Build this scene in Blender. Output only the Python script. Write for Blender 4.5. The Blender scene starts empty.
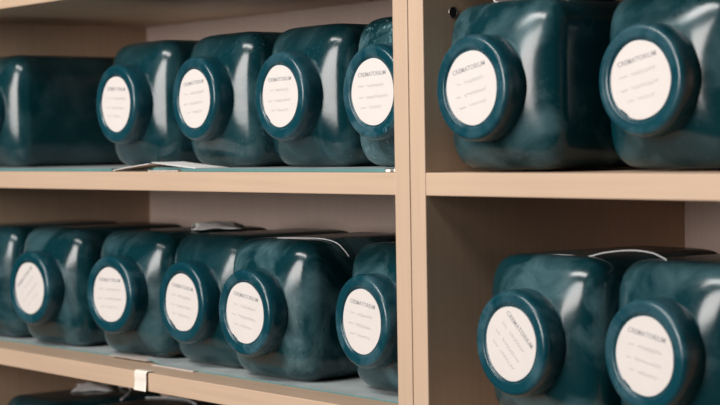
import bpy, bmesh, math, random
from mathutils import Vector, Matrix
C = bpy.context.scene.collection
PI = math.pi
rnd = random.Random(4)

# ------------------------------------------------------------------ materials
def nt(name):
    m = bpy.data.materials.new(name); m.use_nodes = True
    n = m.node_tree; b = n.nodes['Principled BSDF']
    return m, n, b
def N(n, t, **kw):
    o = n.nodes.new(t)
    for k, v in kw.items():
        if k.startswith('i_'): o.inputs[k[2:]].default_value = v
        else: setattr(o, k, v)
    return o
def ramp(n, pts):
    r = n.nodes.new('ShaderNodeValToRGB'); e = r.color_ramp.elements
    while len(e) < len(pts): e.new(0.5)
    for q, (p, c) in zip(e, pts): q.position = p; q.color = (*c, 1)
    return r

def laminate(name, c1, c2, rough=.5, axis='Z'):
    """beige melamine board: faint stretched grain"""
    m, n, b = nt(name); L = n.links
    tc = N(n, 'ShaderNodeTexCoord'); mp = N(n, 'ShaderNodeMapping')
    mp.inputs['Scale'].default_value = (260, 260, 6) if axis == 'Z' else (6, 200, 200)
    ns = N(n, 'ShaderNodeTexNoise', i_Scale=1.0, i_Detail=4.0)
    L.new(tc.outputs['Object'], mp.inputs[0]); L.new(mp.outputs[0], ns.inputs['Vector'])
    r = ramp(n, [(.35, c1), (.65, c2)])
    L.new(ns.outputs['Fac'], r.inputs[0])
    ns2 = N(n, 'ShaderNodeTexNoise', i_Scale=9.0, i_Detail=3.0); L.new(tc.outputs['Object'], ns2.inputs['Vector'])
    r2 = ramp(n, [(.3, (.96, .96, .96)), (.7, (1.02, 1.02, 1.02))]); L.new(ns2.outputs['Fac'], r2.inputs[0])
    mx = N(n, 'ShaderNodeMix', data_type='RGBA', blend_type='MULTIPLY'); mx.inputs[0].default_value = 1
    L.new(r.outputs[0], mx.inputs[6]); L.new(r2.outputs[0], mx.inputs[7])
    L.new(mx.outputs[2], b.inputs['Base Color'])
    b.inputs['Roughness'].default_value = rough
    return m

def plastic(name, base, dusty, rough, lid=False):
    """teal polyethylene with powdery handling marks; amount per object from its 'dust' property"""
    m, n, b = nt(name); L = n.links
    tc = N(n, 'ShaderNodeTexCoord'); oi = N(n, 'ShaderNodeObjectInfo')
    off = N(n, 'ShaderNodeVectorMath', operation='SCALE'); off.inputs[0].default_value = (7.3, 3.1, 5.7)
    at = N(n, 'ShaderNodeAttribute', attribute_type='OBJECT', attribute_name='seed')
    L.new(at.outputs['Fac'], off.inputs['Scale'])
    add = N(n, 'ShaderNodeVectorMath', operation='ADD')
    L.new(tc.outputs['Object'], add.inputs[0]); L.new(off.outputs[0], add.inputs[1])
    du = N(n, 'ShaderNodeAttribute', attribute_type='OBJECT', attribute_name='dust')
    # cloudy smears
    n1 = N(n, 'ShaderNodeTexNoise', i_Scale=20.0 if not lid else 30., i_Detail=5.0, i_Roughness=.55, i_Distortion=.7)
    L.new(add.outputs[0], n1.inputs['Vector'])
    r1 = ramp(n, [(.46, (0, 0, 0)), (.66, (1, 1, 1))]); L.new(n1.outputs['Fac'], r1.inputs[0])
    # fine scratches and specks
    n2 = N(n, 'ShaderNodeTexNoise', i_Scale=190.0, i_Detail=3.0, i_Distortion=1.5); L.new(add.outputs[0], n2.inputs['Vector'])
    r2 = ramp(n, [(.60, (0, 0, 0)), (.70, (1, 1, 1))]); L.new(n2.outputs['Fac'], r2.inputs[0])
    n3 = N(n, 'ShaderNodeTexNoise', i_Scale=14.0, i_Detail=2.0); 
    ad2 = N(n, 'ShaderNodeVectorMath', operation='ADD'); ad2.inputs[1].default_value = (9, 4, 2)
    L.new(add.outputs[0], ad2.inputs[0]); L.new(ad2.outputs[0], n3.inputs['Vector'])
    r3 = ramp(n, [(.48, (0, 0, 0)), (.62, (1, 1, 1))]); L.new(n3.outputs['Fac'], r3.inputs[0])
    m1 = N(n, 'ShaderNodeMath', operation='MULTIPLY'); L.new(r2.outputs[0], m1.inputs[0]); L.new(r3.outputs[0], m1.inputs[1])
    m1b = N(n, 'ShaderNodeMath', operation='MULTIPLY'); sp = N(n, 'ShaderNodeAttribute', attribute_type='OBJECT', attribute_name='specks'); L.new(m1.outputs[0], m1b.inputs[0]); L.new(sp.outputs['Fac'], m1b.inputs[1])
    m2 = N(n, 'ShaderNodeMath', operation='MULTIPLY'); L.new(r1.outputs[0], m2.inputs[0]); L.new(du.outputs['Fac'], m2.inputs[1])
    m3 = N(n, 'ShaderNodeMath', operation='MULTIPLY_ADD', use_clamp=True); m3.inputs[1].default_value = .55
    L.new(m1b.outputs[0], m3.inputs[0])
    sc = N(n, 'ShaderNodeMath', operation='MULTIPLY'); sc.inputs[1].default_value = .36; L.new(m2.outputs[0], sc.inputs[0])
    L.new(sc.outputs[0], m3.inputs[2])
    mx = N(n, 'ShaderNodeMix', data_type='RGBA'); mx.inputs[6].default_value = (*base, 1); mx.inputs[7].default_value = (*dusty, 1)
    L.new(m3.outputs[0], mx.inputs[0]); L.new(mx.outputs[2], b.inputs['Base Color'])
    rr = N(n, 'ShaderNodeMath', operation='MULTIPLY_ADD'); rr.inputs[1].default_value = .35; rr.inputs[2].default_value = rough
    L.new(m3.outputs[0], rr.inputs[0]); L.new(rr.outputs[0], b.inputs['Roughness'])
    bp = N(n, 'ShaderNodeBump', i_Strength=.08, i_Distance=.002)
    nb = N(n, 'ShaderNodeTexNoise', i_Scale=55.0, i_Detail=2.0); L.new(add.outputs[0], nb.inputs['Vector'])
    L.new(nb.outputs['Fac'], bp.inputs['Height']); L.new(bp.outputs[0], b.inputs['Normal'])
    b.inputs['IOR'].default_value = 1.5
    return m

def plain(name, c, rough=.6, scale=30, var=.08, metal=0):
    m, n, b = nt(name); L = n.links
    tc = N(n, 'ShaderNodeTexCoord'); ns = N(n, 'ShaderNodeTexNoise', i_Scale=float(scale), i_Detail=4.0)
    L.new(tc.outputs['Object'], ns.inputs['Vector'])
    r = ramp(n, [(.3, tuple(x*(1-var) for x in c)), (.7, tuple(min(1, x*(1+var)) for x in c))])
    L.new(ns.outputs['Fac'], r.inputs[0]); L.new(r.outputs[0], b.inputs['Base Color'])
    b.inputs['Roughness'].default_value = rough; b.inputs['Metallic'].default_value = metal
    return m

M = dict(
    side=laminate('beige_board_upright', (.475, .335, .235), (.505, .357, .25)),
    shelf=laminate('beige_board_shelf', (.475, .335, .235), (.505, .357, .25), axis='X'),
    back=laminate('beige_board_back', (.63, .485, .42), (.66, .51, .44)),
    body=plastic('teal_bottle_plastic', (.0016, .0245, .031), (.13, .25, .28), .18),
    lid=plastic('teal_lid_plastic', (.0025, .040, .056), (.17, .30, .35), .24, True),
    paper=plain('white_label_paper', (.60, .55, .52), .75, 60, .02),
    ink=plain('faded_grey_ink', (.29, .275, .28), .8, 60, .1),
    pale=plain('faint_handwriting_ink', (.45, .42, .405), .8, 60, .05),
    liner=plain('grey_teal_liner_sheet', (.42, .47, .47), .35, 25, .18),
    liner_edge=plain('teal_liner_edge', (.09, .20, .20), .35, 25, .1),
    card=plain('grey_cardboard', (.42, .37, .33), .8, 40, .12),
    white=plain('white_paper', (.78, .76, .74), .6, 30, .06),
    tag=plain('cream_plastic', (.74, .66, .58), .45, 40, .05),
    cord=plain('white_cord_and_rim_highlight', (.72, .72, .72), .45, 40, .05),  # shared by the cords and the modelled rim highlights
    hole=plain('dark_hole', (.01, .009, .008), .9, 40, .05),
    metal=plain('dull_metal', (.45, .42, .38), .35, 40, .05, 1),
    floor=plain('grey_floor', (.045, .05, .05), .6, 8, .1),
    wall=plain('off_white_wall', (.55, .52, .49), .8, 8, .04),
)

# ------------------------------------------------------------------ helpers
def obj(name, bm, mat, parent=None, smooth=False):
    bmesh.ops.recalc_face_normals(bm, faces=bm.faces)
    me = bpy.data.meshes.new(name); bm.to_mesh(me); bm.free()
    if smooth:
        for p in me.polygons: p.use_smooth = True
    me.materials.append(mat)
    o = bpy.data.objects.new(name, me); C.objects.link(o)
    if parent: o.parent = parent
    return o
def empty(name, loc=(0, 0, 0), rz=0):
    o = bpy.data.objects.new(name, None); o.location = loc; o.rotation_euler = (0, 0, rz); o.empty_display_size = .03
    C.objects.link(o); return o
def tag(o, label, cat, group=None):
    o['label'] = label; o['category'] = cat
    if group: o['group'] = group
    return o
def box(x0, x1, y0, y1, z0, z1, bev=0.0008, seg=2, bm=None):
    bm = bm or bmesh.new()
    r = bmesh.ops.create_cube(bm, size=1)
    for v in r['verts']:
        v.co = Vector(((x0+x1)/2+v.co.x*(x1-x0), (y0+y1)/2+v.co.y*(y1-y0), (z0+z1)/2+v.co.z*(z1-z0)))
    if bev:
        bmesh.ops.bevel(bm, geom=list({e for v in r['verts'] for e in v.link_edges}), offset=bev, segments=seg, affect='EDGES', profile=.5)
    return bm
def rings(bm, rr, cap0=True, cap1=True):
    """loft a list of equal-length rings"""
    V = [[bm.verts.new(p) for p in r] for r in rr]
    n = len(V[0])
    for a, b in zip(V, V[1:]):
        for i in range(n): bm.faces.new((a[i], a[(i+1) % n], b[(i+1) % n], b[i]))
    if cap0: bm.faces.new(V[0][::-1])
    if cap1: bm.faces.new(V[-1])
    return bm
def tube(pts, rad, n=8):
    bm = bmesh.new(); pts = [Vector(p) for p in pts]; rr = []
    for i, p in enumerate(pts):
        d = (pts[min(i+1, len(pts)-1)]-pts[max(i-1, 0)]).normalized()
        a = d.cross(Vector((0, 0, 1)))
        if a.length < 1e-4: a = Vector((1, 0, 0))
        a.normalize(); b = d.cross(a)
        rr.append([p+rad*(math.cos(2*PI*k/n)*a+math.sin(2*PI*k/n)*b) for k in range(n)])
    return rings(bm, rr)
def bez(pts, steps=10):
    """Catmull-Rom through pts"""
    P = [Vector(p) for p in pts]; P = [2*P[0]-P[1]]+P+[2*P[-1]-P[-2]]; out = []
    for i in range(1, len(P)-2):
        for s in range(steps):
            t = s/steps
            out.append(.5*((2*P[i])+(P[i+1]-P[i-1])*t+(2*P[i-1]-5*P[i]+4*P[i+1]-P[i+2])*t*t+(3*P[i]-P[i-1]-3*P[i+1]+P[i+2])*t**3))
    out.append(P[-2]); return out

# ------------------------------------------------------------------ measurements
T = .018            # board thickness
PITCH = .1935
D = .303            # inner depth
W = .868            # inner width of the unit
ZF = -1.30          # floor
LEVELS = [PITCH*k for k in range(-6, 4)]   # shelf tops; 0 is the middle shelf in view
ZTOP = LEVELS[-1]

def shelving_unit(x_in0, x_in1, xl0, xl1, xr0, xr1, label, gaps=()):
    u = empty('shelving_unit', ((x_in0+x_in1)/2, 0, ZF)); tag(u, label, 'shelving unit')
    cx = u.location.x
    def P(name, *b, m='shelf', bev=.0008):
        x0, x1, y0, y1, z0, z1 = b
        o = obj(name, box(x0-cx, x1-cx, y0, y1, z0-ZF, z1-ZF, bev), M[m], u); return o
    P('side_panel', xl0, xl1, 0, D+.006, ZF, ZTOP+.02, m='side')
    P('side_panel', xr0, xr1, 0, D+.006, ZF, ZTOP+.02, m='side')
    P('back_panel', x_in0, x_in1, D, D+.006, ZF, ZTOP+.02, m='back', bev=0)
    for z in LEVELS:
        P('shelf', x_in0, x_in1, .0004, D, z-T, z)
    P('plinth', x_in0, x_in1, .03, .046, ZF, LEVELS[0]-T)
    return u
G = .0005
left = shelving_unit(-W, -T-G, -W-T, -W, -T-G, -G, 'beige board shelving unit filling the left half, holding two long rows of bottles')
right = shelving_unit(T+G, T+G+W, G, T+G, T+G+W, 2*T+G+W, 'beige board shelving unit on the right with a drilled hole in its dark inner side')

# drilled shelf-pin hole on the inner left side of the right unit
def pin_hole(y, z):
    bm = bmesh.new(); n = 24
    prof = [(.0046, .0001), (.0046, .0006), (.0040, .0006), (.0038, .0001)]
    rr = [[Vector((T+G+x, y+r*math.cos(2*PI*k/n), z+r*math.sin(2*PI*k/n))) for k in range(n)] for r, x in prof]
    rings(bm, rr, False, False)
    c = Vector((right.location.x, 0, ZF))
    for v in bm.verts: v.co -= c
    s = obj('pin_socket', bm, M['metal'], right, True)
    bm = bmesh.new()
    bmesh.ops.create_circle(bm, cap_ends=True, radius=.0039, segments=n)
    for v in bm.verts: v.co = Vector((T+G+.0003, y+v.co.x, z+v.co.y)) - c
    obj('hole', bm, M['hole'], s)

# ------------------------------------------------------------------ the bottle (local: stands on z=0 lying on its side, lid face towards -y)
HW = .0605; HZ = .0645; ZC = .0645; LF = -.0955; BF = -.0775; BB = .088
def sup(hx, hz, n, y, cnt=72):
    out = []
    for k in range(cnt):
        a = 2*PI*(k+.5)/cnt; c, s = math.cos(a), math.sin(a)
        r = (abs(c)**n+abs(s)**n)**(-1/n)
        out.append(Vector((hx*c*r, y, ZC+hz*s*r)))
    return out
def body_bm():
    bm = bmesh.new(); R = []
    for y, r in ((LF+.006, .031), (BF+.001, .0335)): R.append(sup(r, r, 2, y))
    # shoulder: a nearly flat slope from the neck outwards, then a wide fillet into the side
    pts = [(.0338, BF)]; h, y = .0338, BF; a0, a1, hs = math.radians(20), math.radians(35), .0172
    for i in range(8):
        a = a0+(a1-a0)*(i+.5)/8; h += hs/8; y += hs/8*math.tan(a); pts.append((h, y))
    r = (HW-h)/(1-math.sin(a1)); h0, y0 = h, y
    for i in range(1, 13):
        a = a1+(PI/2-a1)*i/12
        pts.append((h0+r*(math.sin(a)-math.sin(a1)), y0+r*(math.cos(a1)-math.cos(a))))
    ye = pts[-1][1]
    for h, y in pts:
        q = (h-.0338)/(HW-.0338)
        R.append(sup(h, h+(HZ-HW)*q, 2+4.4*q**.5, y))
    for f in (.15, .3, .5, .7, .85):
        y = ye+(BB-.012-ye)*f
        R.append(sup(HW+.0003*math.sin(PI*f), HZ, 6.4, y))
    for i in range(0, 7):
        t = PI/2*i/6; ins = .011*(1-math.cos(t))
        R.append(sup(HW-ins, HZ-ins, 6.4-1.4*i/6, BB-.012+.011*math.sin(t)))
    R.append(sup(HW-.016, HZ-.016, 4, BB-.001)); R.append(sup(HW-.019, HZ-.019, 4, BB-.004))
    return rings(bm, R)
LR = .0403
def lid_bm():
    bm = bmesh.new(); n = 72
    # (radius, distance behind the lid face)
    prof = [(.0006, .0022), (.0284, .0022), (.0291, .0021), (.0297, .0016), (.0301, .0009), (.0306, .0006), (.0325, .0005), (.0345, .0003), (.0358, .0000), (.0370, .0001), (.0384, .0008), (.0395, .0024), (.0401, .0045), (LR, .0075), (LR, .0185), (.0398, .0198), (.0388, .0205), (.0330, .0206), (.0325, .017)]
    rr = [[Vector((r*math.cos(2*PI*k/n), LF+y, ZC+r*math.sin(2*PI*k/n))) for k in range(n)] for r, y in prof]
    return rings(bm, rr, True, False)
def label_bm(seed):
    r_ = random.Random(seed); bm = bmesh.new(); n = 64
    a1, a2 = r_.uniform(0, 6.3), r_.uniform(0, 6.3); nick = r_.uniform(3.6, 4.4) if seed % 3 == 1 else 99
    R = []
    for y in (LF+.0021, LF+.0017):
        ring = []
        for k in range(n):
            a = 2*PI*k/n
            r = .0279+.00018*math.sin(3*a+a1)+.00012*math.sin(7*a+a2)-(.0011 if abs(a-nick) < .16 else 0)
            ring.append(Vector((r*math.cos(a), y, ZC+r*math.sin(a))))
        R.append(ring)
    return rings(bm, R)

def text_mesh(body, size, bold=.0):
    cu = bpy.data.curves.new('t', 'FONT'); cu.body = body; cu.size = size; cu.align_x = 'CENTER'; cu.extrude = .00006; cu.offset = bold
    cu.resolution_u = 3; cu.space_character = 1.08
    o = bpy.data.objects.new('t', cu); C.objects.link(o)
    bpy.context.view_layer.update()
    me = bpy.data.meshes.new_from_object(o.evaluated_get(bpy.context.evaluated_depsgraph_get()))
    bpy.data.objects.remove(o); return me
TXT = text_mesh('CREMATORIUM', .0050, .00008)
def put_text(bm, me, x, z, ang):
    mt = Matrix.Translation((0, LF+.00165, ZC)) @ Matrix.Rotation(-ang, 4, 'Y') @ Matrix.Translation((x, 0, z)) @ Matrix.Rotation(PI/2, 4, 'X')
    t = bmesh.new(); t.from_mesh(me); t.transform(mt)
    m2 = bpy.data.meshes.new('x'); t.to_mesh(m2); t.free(); bm.from_mesh(m2); bpy.data.meshes.remove(m2)
def scribble(bm, x0, x1, z, amp, ang, r_, wid=.00035):
    """illegible pen line as a thin flat ribbon"""
    k = max(4, int((x1-x0)/.0008)); pts = []
    for i in range(k+1):
        x = x0+(x1-x0)*i/k
        pts.append((x, z+amp*(math.sin(i*1.7+r_.uniform(-.5, .5))+r_.uniform(-.5, .5))))
    ca, sa = math.cos(ang), math.sin(ang)
    prev = None
    for x, z_ in pts:
        vs = []
        for dz in (-wid, wid):
            X, Z = x, z_+dz
            vs.append(bm.verts.new((X*ca-Z*sa, LF+.00155, ZC+X*sa+Z*ca)))
        if prev: bm.faces.new((prev[0], vs[0], vs[1], prev[1]))
        prev = vs

BODY = LID = None
proto = {}
def bottle(lx, ly, rz, z, label, group, ang=0, dust=.5, seed=0, full=True, lz=0., specks=.12):
    """lx, ly: where the middle of the lid face sits; rz turns the bottle about the vertical"""
    R_ = Matrix.Rotation(rz, 3, 'Z'); c = Vector((lx, ly, 0))-R_ @ Vector((0, LF, 0))
    root = empty('urn_bottle', (c.x, c.y, z), rz); tag(root, label, 'bottle', group)
    if not proto:
        proto['body'] = obj('body', body_bm(), M['body'], root, True)
        proto['lid'] = obj('lid', lid_bm(), M['lid'], root, True)
        b, l = proto['body'], proto['lid']
    else:
        b = proto['body'].copy(); l = proto['lid'].copy()
        for o in (b, l): C.objects.link(o); o.parent = root
    l.location.z = lz
    b['dust'] = float(dust); b['seed'] = float(seed)*.37; l['dust'] = float(dust)*.6; b['specks'] = float(specks); l['specks'] = specks*.6; l['seed'] = float(seed)*.53+1
    if full:
        la = obj('label', label_bm(seed), M['paper'], root); la.location.z = lz
        r_ = random.Random(seed+50)
        bm = bmesh.new(); put_text(bm, TXT, 0, .0135, ang)
        obj('printed_heading', bm, M['ink'], la)
        bm = bmesh.new()
        for zz, xa, xb in ((.0055, -.019, .019), (-.0040, -.021, .020), (-.0125, -.017, .015)):
            scribble(bm, xa+r_.uniform(0, .004), xa+.008, zz, .0005, ang, r_)
            scribble(bm, xa+.012, xb-r_.uniform(0, .006), zz, .0011, ang, r_)
        obj('handwriting', bm, M['pale'], la)
    return root

GU = 'teal bottles on the middle shelf of the left unit'
GL = 'teal bottles on the lower shelf of the left unit'
GR = 'teal bottles on the middle shelf of the right unit'
GRL = 'teal bottles on the lower shelf of the right unit'
GB = 'teal bottles on the bottom shelf under the white edge tag'
ZM = .0031; ZL = -PITCH+.0016; ZMR = .0016; ZB = -2*PITCH+.0006
rad = math.radians
# (lid x, lid y, turn, z, label, group, text angle, dust, seed)
bottle(-.806, .028, 0, ZM, 'teal bottle at far left of the middle shelf, its dark flat side showing', GU, 0, .25, 11)
bottle(-.492, .028, rad(-1), ZM, 'teal bottle on middle shelf right of the wide dark gap, narrow oval label', GU, rad(-3), .3, 2, lz=.0002)
drip = bottle(-.3527, .0305, rad(-2.3), ZM, 'teal bottle on middle shelf with two white drips beside its lid', GU, rad(4), .4, 3, lz=.0014, specks=.5)
bottle(-.2258, .0385, rad(-1.9), ZM, 'teal bottle on middle shelf with scuffed lower body, second from the upright', GU, rad(1), .5, 4, specks=.7)
bottle(-.0815, .0282, rad(-.5), ZM, 'powdery scuffed teal bottle on middle shelf half hidden by left face of upright', GU, rad(2), 1.0, 5, lz=-.0012, specks=1.4)
bottle(.082, -.0095, rad(-.4), ZMR, 'teal bottle on right middle shelf beside drilled hole with white paper on top', GR, rad(11), .7, 6, lz=-.0023)
bottle(.2148, .030, rad(.6), ZMR, 'teal bottle on right middle shelf at the photo edge, heading slanting upward', GR, rad(12), .6, 7, lz=-.001)
bottle(-.806, .016, 0, ZL, 'teal bottle at far left of lower shelf, cut off before its lid', GL, 0, .5, 12)
bottle(-.6665, .0196, rad(4.3), ZL, 'teal bottle on lower shelf with label writing running diagonally up', GL, rad(38), .6, 8)
bottle(-.510, .027, rad(4.9), ZL, 'greyish teal bottle on lower shelf above left of the white edge tag', GL, rad(0), .7, 9, lz=.001)
bottle(-.385, .033, rad(.5), ZL, 'set-back darkest teal bottle on lower shelf, left of the cloudy bottle with the modelled rim highlight', GL, rad(-6), .3, 10)
bottle(-.259, .019, rad(2), ZL, 'cloudy teal bottle on lower shelf with notched label and modelled rim highlight on top', GL, rad(-8), 1.0, 13, lz=-.0012)
bottle(-.108, .034, rad(-4), ZL, 'teal bottle on lower shelf tucked against the upright with pale curved top', GL, rad(-6), .8, 14)
bottle(.1065, .0043, rad(-2.4), ZL, 'teal bottle on right lower shelf with its label heading slanting steeply down', GRL, rad(-42), .8, 15)
bottle(.2305, .0140, rad(-3), ZL, 'teal bottle on right lower shelf at the photo corner under a white cord', GRL, rad(-9), .6, 19)
bottle(-.730, .020, rad(1), ZB, 'dark bottle top on bottom shelf at lower left carrying a crumpled white slip', GB, 0, .3, 21)
bottle(-.590, .024, rad(2), ZB, 'dark bottle top on bottom shelf right below the cream edge tag', GB, 0, .3, 22)
bottle(-.458, .020, rad(-1), ZB, 'dark bottle top on bottom shelf right of the cream edge tag', GB, 0, .3, 23)

# two dried white drips on one bottle
def bead(name, parent, world, rx, ry, rz, m):
    bm = bmesh.new(); bmesh.ops.create_icosphere(bm, subdivisions=3, radius=1)
    for v in bm.verts: v.co = Vector((v.co.x*rx, v.co.y*ry, v.co.z*rz))+Vector(world)
    return obj(name, bm, m, parent, True)
DX = (.0462, .0520)
bead('paint_drip', drip, (.0405, BF+.0065, .0375), .0016, .0012, .0030, M['white'])
bead('paint_drip', drip, (.0425, BF+.0075, .0500), .0009, .0009, .0020, M['white'])

pin_hole(.0316, .1258)

# ------------------------------------------------------------------ liner sheets under the bottles
def sheet(name, pts, z0, th, label, cat, group, mt, lift=None, edge=None, nx=24, ny=8):
    """pts: front-left, front-right, back-right, back-left (x, y); lift(u, v) raises it"""
    fl, fr, br, bl = [Vector((*q, 0)) for q in pts]; c = (fl+fr+br+bl)/4
    bm = bmesh.new(); lay = []
    for k in (0, 1):
        g = []
        for j in range(ny+1):
            v = j/ny; row = []
            for i in range(nx+1):
                u = i/nx
                P_ = (fl*(1-u)+fr*u)*(1-v)+(bl*(1-u)+br*u)*v-c
                h = lift(u, v) if lift else 0
                row.append(bm.verts.new((P_.x, P_.y, h+k*th)))
            g.append(row)
        lay.append(g)
    A, B = lay
    for j in range(ny):
        for i in range(nx):
            bm.faces.new((B[j][i], B[j][i+1], B[j+1][i+1], B[j+1][i])); bm.faces.new((A[j][i], A[j+1][i], A[j+1][i+1], A[j][i+1]))
    eg = []
    for i in range(nx):
        eg.append(bm.faces.new((A[0][i], A[0][i+1], B[0][i+1], B[0][i]))); eg.append(bm.faces.new((A[ny][i+1], A[ny][i], B[ny][i], B[ny][i+1])))
    for j in range(ny):
        eg.append(bm.faces.new((A[j+1][0], A[j][0], B[j][0], B[j+1][0]))); eg.append(bm.faces.new((A[j][nx], A[j+1][nx], B[j+1][nx], B[j][nx])))
    if edge:
        for f_ in eg: f_.material_index = 1
    o = obj(name, bm, mt); o.location = (c.x, c.y, z0)
    if edge: o.data.materials.append(edge)
    return tag(o, label, cat, group)
LE = M['liner_edge']; LI = M['liner']
e = .0002
sheet('liner_sheet', ((-.866, .010), (-.470, .010), (-.470, .29), (-.866, .29)), e, .0028, 'pale teal liner sheet under the far-left bottles of the middle shelf', 'liner sheet', None, LI, None, LE)
sheet('liner_sheet', ((-.340, .008), (-.045, .012), (-.045, .29), (-.340, .29)), e, .0028, 'pale teal liner sheet with a dark green front edge on the middle shelf', 'liner sheet', None, LI, None, LE)
sheet('liner_sheet', ((-.469, .058), (-.341, .058), (-.341, .29), (-.469, .29)), e, .0028, 'short liner sheet behind the raised folded slip on the middle shelf', 'liner sheet', None, LI, None, LE)
sheet('liner_sheet', ((-.866, .036), (-.470, .052), (-.470, .29), (-.866, .29)), -PITCH+e, .0012, 'grey-teal liner sheet along the left half of the lower shelf', 'liner sheet', None, LI,
      None, LE)
def curl(u, v):
    a = max(0, 1-u/.10)*max(0, 1-v/.22)
    return .0050*a*a
sheet('liner_sheet', ((-.4560, .0385), (-.0400, .0395), (-.0400, .29), (-.4690, .29)), -PITCH+e, .0012, 'grey-teal liner sheet on lower shelf with its left corner curled up', 'liner sheet', None, LI, curl, LE, 60, 20)

# folded card slips poking up at the joint of the middle shelf's liner
sheet('card_slip', ((-.466, .009), (-.398, .009), (-.398, .046), (-.466, .046)), e, .0005, 'thin white slip rising to the right at the liner gap, middle shelf', 'card', None, M['white'],
      lambda u, v: .0004+.0068*u**.8)
sheet('card_slip', ((-.394, .009), (-.318, .009), (-.318, .046), (-.394, .046)), .0031, .0005, 'thin white slip sloping down to the right at the liner gap, middle shelf', 'card', None, M['white'],
      lambda u, v: .0055*(1-u)**1.1)
sheet('card_slip', ((-.396, .006), (-.345, .007), (-.345, .030), (-.396, .030)), e, .0012, 'short cream card lying under the raised slip on the middle shelf', 'card', None, M['card'])
bmx = bmesh.new()
for i, (x, y, w_) in enumerate(((-.038, .013, .006), (-.0305, .015, .005), (-.024, .012, .004))):
    box(x-w_/2, x+w_/2, y-.004, y+.004, 0, .0022+.0004*(i % 2), .0004, 1, bmx)
o = obj('torn_scrap', bmx, M['white']); o.location = (0, 0, e); tag(o, 'torn white scrap at the right end of the middle shelf liner', 'scrap')
bmx = bmesh.new(); box(-.036, -.0195, .034, .046, 0, .0022, .0005, 1, bmx)
o = obj('torn_scrap', bmx, M['card']); o.location = (0, 0, -PITCH+e); tag(o, 'small dark-edged scrap beside the upright at the end of the lower liner', 'scrap')

sheet('card_slip', ((-.532, .040), (-.462, .040), (-.455, .060), (-.525, .062)), -PITCH+.0016, .0006, 'ragged cream strip on the lower shelf left of the curled liner corner', 'card', None, M['card'], lambda u, v: .0003+.0004*math.sin(9*u)**2)
sheet('card_slip', ((-.440, .0335), (-.365, .0330), (-.365, .0372), (-.440, .0372)), -PITCH+e, .0012, 'narrow pale strip along the edge of the curled liner, lower shelf', 'card', None, M['card'])
# folded cream tag clipped over the lower shelf's front edge
bm = bmesh.new(); prof = [(.007, .0003), (.003, .0006), (0, .0009), (-.0012, .0006), (-.0019, -.0006), (-.0021, -.004), (-.0017, -.009), (-.0022, -.014), (-.0030, -.0178)]
th = .0010
def off(i):
    a = Vector(prof[max(i-1, 0)]); b = Vector(prof[min(i+1, len(prof)-1)]); d = (b-a).normalized(); return Vector((d.y, -d.x))
R = []
for sx in (-.0105, -.0095, .0095, .0105):
    q = 1 if abs(sx) < .01 else .5
    inn = [Vector((sx, p[0], p[1])) for p in prof]
    out = [Vector((sx+.0012*math.sin(i*.9)*(sx > 0), p[0]+off(i)[0]*th*q, p[1]+off(i)[1]*th*q)) for i, p in enumerate(prof)]
    R.append(inn+out[::-1])
rings(bm, R)
o = obj('edge_tag', bm, M['tag']); o.location = (-.4040, 0, -PITCH); tag(o, 'cream folded tag clipped over the front edge of the lower shelf', 'tag')

# ------------------------------------------------------------------ papers, cords and modelled rim highlights on the bottles
def crumple(name, loc, sx, sy, h, rz, label, seed, m='white'):
    r_ = random.Random(seed); bm = bmesh.new(); nx, ny = 14, 10; ph = [r_.uniform(0, 6) for _ in range(6)]
    g = {}
    for k in (0, 1):
        for j in range(ny+1):
            for i in range(nx+1):
                u, v = i/nx*2-1, j/ny*2-1
                z = h*max(0, 1-(u*u*.9+v*v*.5))*(.75+.25*math.sin(5*u+ph[0])*math.cos(4*v+ph[1]))+.0006*abs(math.sin(9*u+ph[2]+3*v))
                x = u*sx/2*(1+.1*math.sin(3*v+ph[3])); y = v*sy/2*(1+.12*math.sin(3*u+ph[4]))
                g[k, i, j] = bm.verts.new((x, y, z+.0005*k))
    for j in range(ny):
        for i in range(nx):
            bm.faces.new([g[1, i, j], g[1, i+1, j], g[1, i+1, j+1], g[1, i, j+1]]); bm.faces.new([g[0, i, j], g[0, i, j+1], g[0, i+1, j+1], g[0, i+1, j]])
    for i in range(nx):
        for j in (0, ny): bm.faces.new([g[0, i, j], g[0, i+1, j], g[1, i+1, j], g[1, i, j]])
    for j in range(ny):
        for i in (0, nx): bm.faces.new([g[0, i, j], g[0, i, j+1], g[1, i, j+1], g[1, i, j]])
    o = obj(name, bm, M[m], None, True); o.location = loc; o.rotation_euler = (0, 0, rz); return tag(o, label, 'paper')
TOPL = ZL+2*HZ+.0002; TOPB = ZB+2*HZ+.0002; TOPR = ZMR+2*HZ
crumple('crumpled_paper', (-.492, .150, TOPL), .070, .050, .0075, rad(-35), 'crumpled white paper lying on top of the greyish bottle, lower shelf', 3)
crumple('crumpled_paper', (-.752, .150, TOPB), .055, .045, .0075, rad(-35), 'crumpled white slip on a bottle top at the bottom left', 5)
def cord(name, pts, r, label, steps=10):
    P_ = bez(pts, steps); c = P_[len(P_)//2].copy()
    o = obj(name, tube([q-c for q in P_], r), M['cord'], None, True); o.location = c; return tag(o, label, 'cord')
cord('cord', [(-.735, .172, TOPB+.001), (-.708, .168, TOPB+.0045), (-.682, .155, TOPB+.002), (-.669, .135, TOPB-.004)], .0011, 'thin white cord curving off the bottle top at the bottom left')
cord('cord', [(-.275, .070, TOPL-.0002), (-.250, .074, TOPL+.0003), (-.222, .082, TOPL+.0001), (-.2080, .088, TOPL-.0035), (-.2020, .092, TOPL-.0100), (-.2000, .096, TOPL-.016)], .00045, 'thin white modelled rim highlight along the top edge of the cloudy bottle, lower shelf')  # white tube standing in for the specular highlight on the bottle's rim
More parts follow.
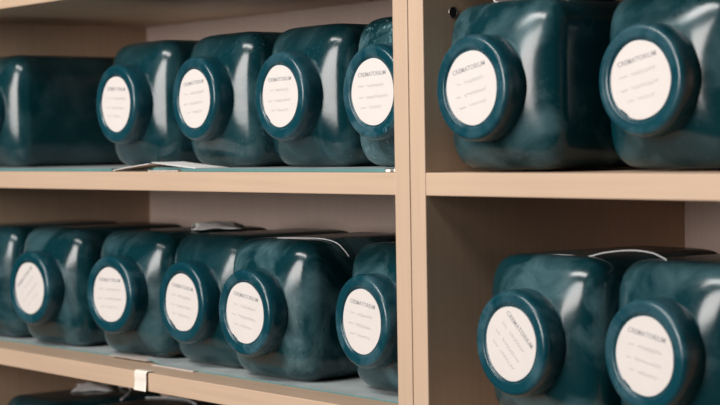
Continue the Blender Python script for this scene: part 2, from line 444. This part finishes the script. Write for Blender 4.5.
cord('cord', [(.095, .048, TOPL-.0010), (.120, .051, TOPL-.0004), (.140, .054, TOPL-.0008), (.152, .060, TOPL+.0022), (.170, .068, TOPL+.0042), (.192, .066, TOPL+.0034), (.208, .060, TOPL+.0010), (.216, .056, TOPL-.0004)], .0005, 'thin white cord arching between the two bottles of the right lower shelf, left end a modelled rim highlight')  # left stretch models the bottle's rim highlight; the arch is cord
cord('cord', [(-.640, .150, TOPB), (-.618, .166, TOPB+.0006), (-.592, .172, TOPB+.0006), (-.552, .160, TOPB)], .0008, 'thin pale cord along the bottle top right below the cream tag')
# folded white paper on top of the bottle by the hole
bm = bmesh.new(); pr = [(-.040, .0085), (-.0385, .0040), (-.036, .0012), (-.031, .0002), (-.015, 0), (.010, .0004), (.036, .0016), (.048, .0030)]
R = []
for y in (-.035, -.0345, .0345, .035):
    t_ = .0016 if abs(y) < .0348 else .0008
    R.append([Vector((x, y, z)) for x, z in pr]+[Vector((x, y, z+t_)) for x, z in pr[::-1]])
rings(bm, R)
o = obj('folded_paper', bm, M['white']); o.location = (.078, .090, TOPR+.0004); tag(o, 'white folded paper lying on the bottle beside the drilled hole', 'paper')

# ------------------------------------------------------------------ light
def area(name, loc, target, sx, sy, power, col):
    l = bpy.data.lights.new(name, 'AREA'); l.shape = 'RECTANGLE'; l.size = sx; l.size_y = sy; l.energy = power; l.color = col
    o = bpy.data.objects.new(name, l); C.objects.link(o); o.location = loc
    o.rotation_euler = (Vector(target)-Vector(loc)).to_track_quat('-Z', 'Y').to_euler(); return o
area('window_light', (-.05, -3.0, .66), (-.05, 0, .3), 1.6, 1.4, 100, (1, .955, .92))
area('ceiling_light', (-.2, -1.25, 1.30), (-.2, 0, 0), 1.5, .35, 32, (1, .97, .94))
w = bpy.data.worlds.new('World'); bpy.context.scene.world = w; w.use_nodes = True
bg = w.node_tree.nodes['Background']; bg.inputs[0].default_value = (.50, .72, .85, 1); bg.inputs[1].default_value = .035

# ------------------------------------------------------------------ the room
def struct(name, bm, m):
    o = obj(name, bm, M[m]); o['kind'] = 'structure'; return o
struct('floor', box(-3, 3, -4, .5, ZF-.05, ZF, 0), 'floor')
struct('wall_back', box(-3, 3, .33, .45, ZF, 1.6, 0), 'wall')

# ------------------------------------------------------------------ camera (fitted to the photograph's shelf lines)
f, yaw, pitch, roll = 1791.0, 0.894938, 0.0318993, -0.0158959
cam = bpy.data.cameras.new('camera'); cam.sensor_width = 36; cam.lens = 36*f/720
co = bpy.data.objects.new('camera', cam); C.objects.link(co)
fw = Vector((-math.sin(yaw)*math.cos(pitch), math.cos(yaw)*math.cos(pitch), -math.sin(pitch)))
rt = Vector((math.cos(yaw), math.sin(yaw), 0)); up = rt.cross(fw)
r2 = math.cos(roll)*rt+math.sin(roll)*up; u2 = -math.sin(roll)*rt+math.cos(roll)*up
mw = Matrix((r2, u2, -fw)).transposed().to_4x4(); mw.translation = Vector((1.07586, -.913242, .0221544)); co.matrix_world = mw
cam.dof.use_dof = True; cam.dof.focus_distance = 1.52; cam.dof.aperture_fstop = 9
cam.clip_start = .01
S = bpy.context.scene; S.camera = co
S.view_settings.view_transform = 'Standard'; S.view_settings.look = 'None'; S.view_settings.gamma = 1; S.view_settings.use_curve_mapping = False
S.view_settings.exposure = 0
